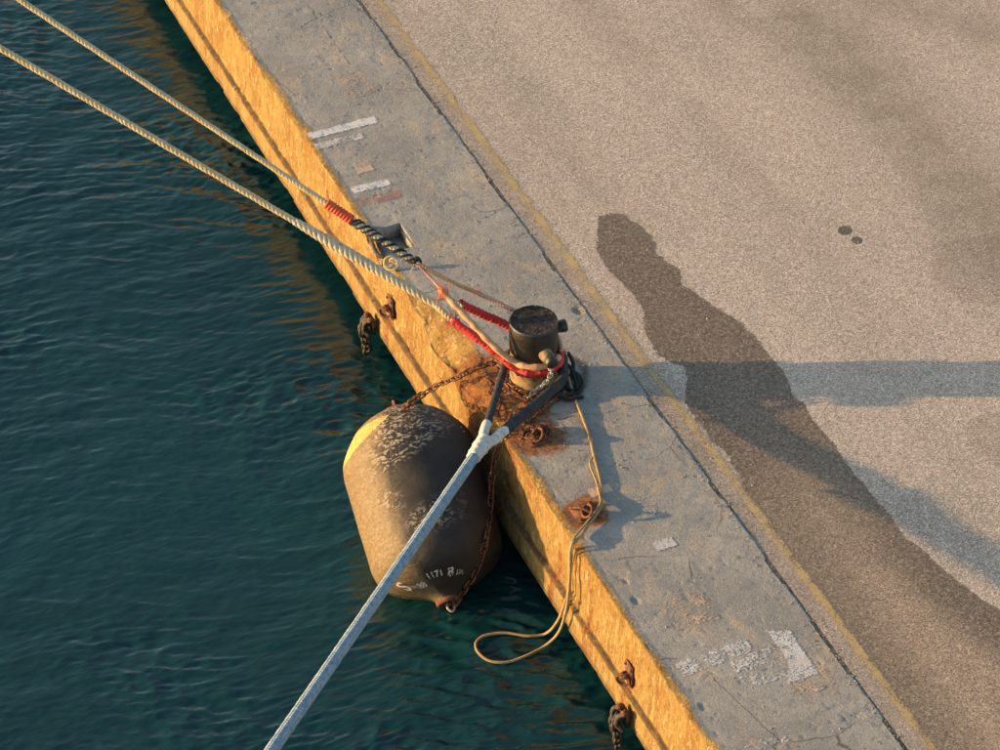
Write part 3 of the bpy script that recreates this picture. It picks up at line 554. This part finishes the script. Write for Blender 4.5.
# ------------------------------------------------------------------ tan messenger line
zt=lambda x,y:float(ztop(np.array(x),np.array(y)))
def onq(px,py,h=.018): p=at(px,py); p[2]=zt(p[0],p[1])+h; return p
e0=at(574,548,.01)
ms=Parts(empty('messenger_line','thin tan line from the bollard over the cope edge to a floating loop','rope',onq(600,500)))
pth=[onq(567,378,.10),onq(570,388,.05),onq(574,398),onq(583,420),onq(590,440),onq(595,462),onq(600,482),onq(602,500),onq(600,512,.05),onq(590,526,.035),onq(580,538,.03),e0+np.array([-.03,0,.03]),at(570,572,-.28),at(568,598,-.58),at(563,622,-.92),at(556,636,-1.25),at(545,646,-1.375),at(528,655,-1.375),at(508,662,-1.375),at(490,661,-1.375),at(478,652,-1.375),at(476,643,-1.375),at(484,636,-1.375),at(505,633,-1.375),at(528,636,-1.375),at(545,634,-1.36),at(557,622,-1.1),at(564,606,-.80)]
V,Fc,U=laid(smoothpath(pth,.012,.0),.0165,3,.06); ms.add('rope_strands',V,Fc,tan.m,uv=U)
V,Fc,U=laid(smoothpath([at(564,606,-.80),at(568,590,-.62),at(570,570,-.40),at(572,556,-.17),e0+np.array([.0,.05,.035]),onq(586,527,.05),onq(600,508,.06),onq(599,495,.03),onq(596,482),onq(591,470),onq(590,463),onq(593,458)],.012),.012,3,.05); ms.add('doubled_tail',V,Fc,tan.m,uv=U)
V,Fc,U=laid(smoothpath([onq(599,512,.03),onq(586,532,.03),onq(577,546,.03)-np.array([.03,0,0]),at(573,560,-.2)-np.array([.02,0,0]),at(570,600,-.70)-np.array([.0,0,0])],.012),.011,3,.05); ms.add('doubled_tail',V,Fc,tan.m,uv=U)
# dark tangled end beside the bollard
kn=Parts(empty('rope_tangle','small black tangle of line lying against the right side of the bollard','rope',onq(572,382)))
for lp in ([(566,372,.10),(575,378,.06),(579,388,.03),(572,394,.03),(565,388,.05),(566,376,.09)],[(562,383,.12),(569,378,.14),(575,384,.05),(577,393,.03)],[(556,398,.03),(566,402,.03),(575,401,.03),(583,399,.02)],[(560,392,.05),(570,398,.04),(580,394,.03),(582,384,.03),(576,378,.05),(568,383,.08)],[(568,364,.14),(573,372,.10),(571,382,.05),(566,391,.04)]):
    V,Fc,U=laid(smoothpath([onq(a_,b_,h) for a_,b_,h in lp],.012),.022,3,.07); kn.add('rope_strands',V,Fc,blackyarn.m)
# ------------------------------------------------------------------ chains
def link_mesh(L,wire,mat,name='link'):
    W_=wire*3.3; h=L/2-W_/2; pts=[]
    for a_ in np.linspace(-90,90,7): pts.append((h+W_/2*math.cos(R(a_)),W_/2*math.sin(R(a_)),0))
    for a_ in np.linspace(90,270,7): pts.append((-h+W_/2*math.cos(R(a_)),W_/2*math.sin(R(a_)),0))
    P=np.array(pts); n=len(P); T=np.roll(P,-1,0)-np.roll(P,1,0); T/=np.linalg.norm(T,axis=1)[:,None]; Nn=np.cross(T,[0,0,1.]); a=np.arange(6)*np.pi/3
    V=P[:,None]+(Nn[:,None]*np.cos(a)[None,:,None]+np.array([0,0,1.])[None,None]*np.sin(a)[None,:,None])*wire/2
    i=np.arange(n)[:,None]; j=np.arange(6)[None]; Fc=np.stack([i*6+j,i*6+(j+1)%6,((i+1)%n)*6+(j+1)%6,((i+1)%n)*6+j],-1).reshape(-1,4)
    return mesh(name,V.reshape(-1,3),Fc,mat)
def onf(px,py,off=.03):
    "point just outside the fender where a measured sight line meets it"
    q=at(px,py,.2); d=(q-CAM)/np.linalg.norm(q-CAM)
    for k in range(700):
        p=q+d*k*.004; t=(p-N0)@ax; rad=np.linalg.norm(p-N0-ax*t)
        if 0<t<2.0 and rad<np.interp(t,td,rd)+off: return p
    return q
def chain(root,P,L,wire,mat,flat=False,ph=0):
    me=link_mesh(L,wire,mat); pitch=L-2*wire*1.05; P=smoothpath(P,.005); n=int((len(P)-1)*.005/pitch)
    T,N,B=frames(P); o0=np.array(root.location)
    for k in range(n):
        i=min(len(P)-1,int((k+.5)*pitch/.005)); t=Vector(T[i]); a_=(k%2)*math.pi/2+ph+random.uniform(-.25,.25)
        if flat: a_=math.pi/4*(1 if k%2 else -1)+random.uniform(-.2,.2)
        y=Vector(N[i])*math.cos(a_)+Vector(B[i])*math.sin(a_); z=t.cross(y); mt=Matrix((t,y,z)).transposed().to_4x4(); mt.translation=Vector(P[i]-o0)
        o=bpy.data.objects.new('link',me); COL.objects.link(o); o.parent=root; o.matrix_local=mt
# fender geometry first: axis from near flange up to far end
N0=at(450,603,-1.31); F2=at(404,440,-.44); ax=F2-N0; ax/=np.linalg.norm(ax)
FT=2.08
fr=empty('fender','big black cylindrical rubber fender hanging at the quay face, sand coloured on its left side','fender',N0)
ts=[(.02,.12),(.07,.15),(.11,.22),(.15,.34),(.21,.47),(.28,.57),(.37,.635),(.48,.664)]+[(t,.668+.02*max(0,t-.6)) for t in np.arange(.58,1.46,.03)]+[(1.50,.676),(1.56,.665),(1.62,.640),(1.68,.605),(1.74,.56),(1.80,.51),(1.86,.46),(1.92,.38),(1.96,.30),(1.99,.21),(2.01,.12),(2.015,.02)]
tt=np.array(ts); tt[:,0]*=1.045; tt[:,1]*=1.02; td=np.arange(.02,2.10,.012); rd=np.interp(td,tt[:,0],tt[:,1]); 
ker=np.ones(7)/7; rp=np.concatenate([np.full(3,rd[0]),rd,np.full(3,rd[-1])]); rd=np.convolve(rp,ker,'valid')
fv,ff,fu=rev(list(zip(td,rd)),(0,0,0),ax,160,.012,3)
nn=len(td); TT=np.repeat(td,160); w_=np.cross(ax,[0,0,1.]); w_/=np.linalg.norm(w_); v_=np.cross(w_,ax)
th=np.tile(np.arange(160)*2*np.pi/160,nn); Dn=w_[None]*np.cos(th)[:,None]+v_[None]*np.sin(th)[:,None]
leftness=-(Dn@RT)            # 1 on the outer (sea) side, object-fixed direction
upn=Dn[:,2]
sx,sy,sz=fv[:,0],fv[:,1],fv[:,2]
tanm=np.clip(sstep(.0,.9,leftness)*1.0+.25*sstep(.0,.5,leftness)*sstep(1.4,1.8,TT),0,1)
n_a=fbm(sx,sy,sz,3.,3,101)
scf=np.maximum(sstep(1.30,1.45,TT+.12*(n_a-.5)+.25*(leftness-.2))*sstep(.75,.35,leftness)*sstep(-1,-.3,leftness), .8*sstep(.16,.03,np.abs(TT-1.0-.25*leftness+.1))*sstep(.2,.45,leftness)*sstep(.7,.55,leftness))
scf=np.maximum(scf,.85*sstep(.20,.05,np.abs(TT-.72+.1*(n_a-.5)+.15*leftness))*sstep(.45,.15,leftness)*sstep(-.7,-.1,leftness)); scf=np.maximum(scf,.2*sstep(.1,.6,leftness))
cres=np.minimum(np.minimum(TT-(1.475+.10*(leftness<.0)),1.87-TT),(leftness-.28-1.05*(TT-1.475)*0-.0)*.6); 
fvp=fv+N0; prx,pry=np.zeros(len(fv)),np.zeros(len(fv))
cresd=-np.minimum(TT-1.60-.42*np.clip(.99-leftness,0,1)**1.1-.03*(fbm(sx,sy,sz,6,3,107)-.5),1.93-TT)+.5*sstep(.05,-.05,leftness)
wlm=sstep(.12,.02,np.abs(fvp[:,2]-WZ-.05))
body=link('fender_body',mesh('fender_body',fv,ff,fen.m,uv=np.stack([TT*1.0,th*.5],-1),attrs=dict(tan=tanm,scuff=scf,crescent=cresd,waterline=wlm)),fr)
for nm,pf in (('end_flange',[(.03,.03),(.0,.04),(-.005,.10),(-.012,.118),(.0,.135),(.03,.14),(.055,.135),(.07,.118),(.08,.10)]),('end_flange',[(2.08,.1),(2.09,.13),(2.11,.135),(2.125,.12),(2.125,.03)])):
    V,Fc,U=rev(pf,(0,0,0),ax,32,.02,2); link(nm,mesh(nm,V,Fc,rust.m),fr)
V,Fc,U=rev([(.0,.10),(.02,.085),(.028,.02),(.028,.001)],(0,0,0),ax,24); link('hub_plate',mesh('hub_plate',V,Fc,rust.m),fr)
# shackle at near end
shp=[]
P_=smoothpath([np.array(p) for p in [-ax*.0+w_*.03,-ax*.05+w_*.035,-ax*.09+w_*.0,-ax*.05-w_*.035,-ax*.0-w_*.03]],.008); V,Fc,U=tube(P_,.014,8); link('shackle',mesh('shackle',V,Fc,paleiron.m),fr)
P_=smoothpath([np.array(p) for p in [ax*2.11+v_*.03,ax*2.17+v_*.035,ax*2.21,ax*2.17-v_*.035,ax*2.11-v_*.03]],.008); V,Fc,U=tube(P_,.014,8); link('shackle',mesh('shackle',V,Fc,rust.m),fr)
# stencilled letters on the near cone
def stencil_text(txt,th0,t0,size,name='stencil_lettering',flip=1,adv=.62):
    cu=bpy.data.curves.new('t','FONT'); cu.body=txt; cu.size=1; cu.offset=.022; cu.resolution_u=3; ob=bpy.data.objects.new('t',cu); COL.objects.link(ob)
    bpy.context.view_layer.update(); me0=bpy.data.meshes.new_from_object(ob.evaluated_get(bpy.context.evaluated_depsgraph_get())); bpy.data.objects.remove(ob)
    V=np.array([v.co for v in me0.vertices]); Fc=[list(p.vertices) for p in me0.polygons]
    rad=np.interp(t0,td,rd); sgn=1
    u=V[:,0]*size/rad; t=t0+V[:,1]*size*.75; a_=th0+u*flip; r_=np.interp(t,td,rd)*1.0+.012
    D=w_[None]*np.cos(a_)[:,None]+v_[None]*np.sin(a_)[:,None]; Q=ax[None]*t[:,None]-ax[None]*.006+D*r_[:,None]
    o=link(name,mesh(name,Q,Fc,stencil.m,smooth=False),fr); return o
TH_L=None
# chain from fender far end up over the broken arris to the bollard
ffar=N0+ax*2.20
c1=empty('chain','rusty chain from the fender top up to the left side of the bollard','chain',onq(470,374))
pA=onq(470,372,.03); 
chain(c1,[onf(403,410,.01),onf(409,404,.03),at(420,396,-.28),at(440,384,-.16),at(458,377,-.02),onq(476,372,.05),onq(492,368,.07)]+list(ring(.28,.07,178,300,10,-.01)),.115,.018,chainm.m)
c2=empty('chain','long rusty chain hanging from the bollard down to the lower end of the fender','chain',onq(520,420))
chain(c2,list(ring(.30,.10,-5,-28,4,-.03))+[onq(553,394,.08),onq(540,404,.05),onq(524,413,.04),onq(512,421,.04),onq(505,431,.03),at(499,444,-.08),at(495,458,-.26),at(492,480,-.42),at(490,510,-.62),onf(486,540),onf(476,572),onf(464,590),N0-ax*.07+UP*.0],.115,.019,chainm.m,ph=.4)
c3=empty('chain','loose rusty chain slumped round the foot of the bollard','chain',onq(515,390))
chain(c3,list(ring(.29,.055,205,275,12,0,drad=.03))+[onq(536,403,.03),onq(524,408,.02)],.10,.016,rust.m,flat=True)
chain(c3,[onq(487,382,.03),onq(494,388,.03),onq(490,396,.03),onq(498,404,.02),onq(497,414,.02),onq(504,420,.02)],.10,.016,rust.m,flat=True)
chain(c3,[onq(560,400,.03),onq(548,408,.03),onq(540,413,.02),onq(530,422,.02),onq(522,428,.02)],.10,.016,rust.m,flat=True)
c4=empty('chain','short pale chain hanging from the nearer bollard horn','chain',at(551,368,.42))
chain(c4,[at(551,366,.44),at(550,376,.40),at(543,385,.37),at(535,391,.35),at(528,398,.30)],.072,.013,paleiron.m)
# ------------------------------------------------------------------ iron fittings
def fitting(name,label,c,ex,ey,en,mat,w=.16,h=.2,kind='ring',grp='rusty mooring eyes'):
    "plate lying in the ex/ey plane, facing en, with a ring and bolts"
    r=Parts(empty(name,label,'mooring eye',c,grp)); A=np.array([ex,ey,en])
    V,Fc,U=box(c+en*.008,w,h,.02,A); r.add('back_plate',V,Fc,mat,smooth=False)
    for sx_ in (-1,1):
        for sy_ in (-1,1):
            V,Fc,U=rev([(0,.016),(.012,.016),(.02,.010),(.021,.001)],c+ex*sx_*w*.36+ey*sy_*h*.38+en*.016,en,6); r.add('bolt',V,Fc,mat,smooth=False)
    V,Fc,U=tube(smoothpath([c+ex*-.035,c+ex*-.035+en*.07,c+en*.10,c+ex*.035+en*.07,c+ex*.035],.012),.013,8); r.add('staple',V,Fc,mat)
    if kind=='ring':
        a_=np.linspace(0,2*np.pi,25); cc=c+en*.07-ey*.05; P_=cc[None]+(ex*.0+ey)[None]*(np.cos(a_)*.065)[:,None]+((en*.75+ex*.66)/1.0)[None]*(np.sin(a_)*.065)[:,None]; V,Fc,U=tube(P_,.015,8,.05,cap=False); r.add('ring',V,Fc,mat)
    return r
X3,Y3,Z3=np.eye(3)
q1=np.array([.291,-.795,0.]);q1[2]=zt(*q1[:2])
f1_=fitting('mooring_eye','rusty heap of ring and chain on the cope just below the bollard',q1,X3,Y3,Z3,rust.m,.24,.26)
chain(f1_.r,[q1+np.array(p) for p in ((-.16,.02,.03),(-.08,.10,.05),(.02,.03,.08),(.10,.09,.05),(.13,-.03,.04),(.03,-.10,.04),(-.07,-.06,.06),(-.10,.02,.08))],.085,.016,rust.m,flat=True)
q2=np.array([.269,-1.997,0.]);q2[2]=zt(*q2[:2])
f2_=fitting('mooring_eye','rusty eye plate on the cope where the tan line bends',q2,X3,Y3,Z3,rust.m,.24,.24)
V,Fc,U=tube(smoothpath([q2+np.array(p) for p in ((-.12,.1,.03),(-.04,.0,.08),(.05,-.08,.05),(.1,-.12,.02))],.01),.016,7,.1); f2_.add('bent_bar',V,Fc,rust.m)
fitting('mooring_eye','rusty ring on a plate on the yellow face, above the fender',np.array([-.02,2.296,-.524]),Y3,Z3,-X3,rust.m,.15,.26)
fitting('mooring_eye','rusty bracket with ring on the yellow face, below the floating loop',np.array([-.02,-3.643,-.548]),Y3,Z3,-X3,rust.m,.15,.26)
def hanger(label,c,seed):
    r=Parts(empty('chain_hanger',label,'chain',c,'chain remnants hanging from the lower beam')); rr_=random.Random(seed)
    V,Fc,U=box(c+np.array([.0,0,.02]),.03,.14,.20); r.add('back_plate',V,Fc,darkiron.m,smooth=False)
    for k in range(3):
        y0=rr_.uniform(-.07,.07); P_=[c+np.array([-.03,y0,.10]),c+np.array([-.08,y0+.03,.06]),c+np.array([-.10,y0*.5,-.03]),c+np.array([-.05,y0-.03,-.08])]
        V,Fc,U=tube(smoothpath(P_,.012),.026,8,.35,k+seed); r.add('weedy_lump',V,Fc,darkiron.m)
    chain(r.r,[c+np.array([-.05,.05,.06]),c+np.array([-.10,.02,-.06]),c+np.array([-.08,-.02,-.2]),c+np.array([-.07,.0,-.36])],.11,.032,darkiron.m)
    for k in range(2): V,Fc,U=rev([(-.02,.03),(0,.038),(.03,.03),(.04,.005)],c+np.array([-.03,-.05+.1*k,.12]),(-1,0,.3),8,.15,k); r.add('bolt',V,Fc,rust.m)
hanger('black weedy chain remnant hanging off the beam above the fender',np.array([-.135,2.60,-.98]),3)
hanger('weedy dark chain remnant on the beam at the bottom of the photo',np.array([-.135,-3.80,-.95]),8)
# coil end and iron rod beside the recess
cw=at(391,263,.06); r=Parts(empty('rope_coil','small round coil of frayed cream line end below the recess','rope',cw))
sp=[]; 
for k in range(90):
    a_=k*.42; rr_=.012+.068*k/90; sp.append(cw+RT*math.cos(a_)*rr_+(_U*math.sin(a_))*rr_+_F*-.004*(k%7))
V,Fc,U=tube(smoothpath(sp,.012),.010,6,.2); r.add('coiled_line',V,Fc,cream.m)
fuzz(r,'frayed_yarn',cw,14,.06,cream.m,.003)
P_=smoothpath([atx(368,236,.03)*[1,1,0]+[0,0,.01],onq(373,247,.02),onq(378,256,.015),onq(384,258,.01)],.012); r=Parts(empty('iron_strap','bent rusty black iron strap lying on the cope edge beside the recess','iron strap',P_[0]))
V,Fc,U=tube(P_,.022,8,.3); r.add('strap_bar',V,Fc,darkiron.m)
# stencilled letters, on the near cone of the fender
def theta_for(px,py):
    "object angle and axial position of a measured point on the cone"
    best=None
    q=fvp; d=q-CAM; zz=d@_F; X_=500+FPX*(d@RT)/zz; Y_=375-FPX*(d@_U)/zz; fr_=(Dn@(-_F)>-.2)&(TT<.7)
    e=np.hypot(X_-px,Y_-py)+zz*.5-15+np.where(fr_,0,1e3); i=int(np.argmin(e)); return th[i],TT[i]
for tx,a_,b_,sz_ in (('S.',(402,588),(410,582),.16),('188',(417,588),(423,579),.075),('1171',(427,577),(440,570),.08),('8',(448,572),(452,571),.11),('1ir..',(456,572),(466,571),.06)):
    h0,t0=theta_for(*a_); h1,t1_=theta_for(*b_); dlt=(h1-h0+math.pi)%(2*math.pi)-math.pi
    stencil_text(tx,h0,t0-sz_*.25,sz_,flip=1 if dlt>0 else -1)
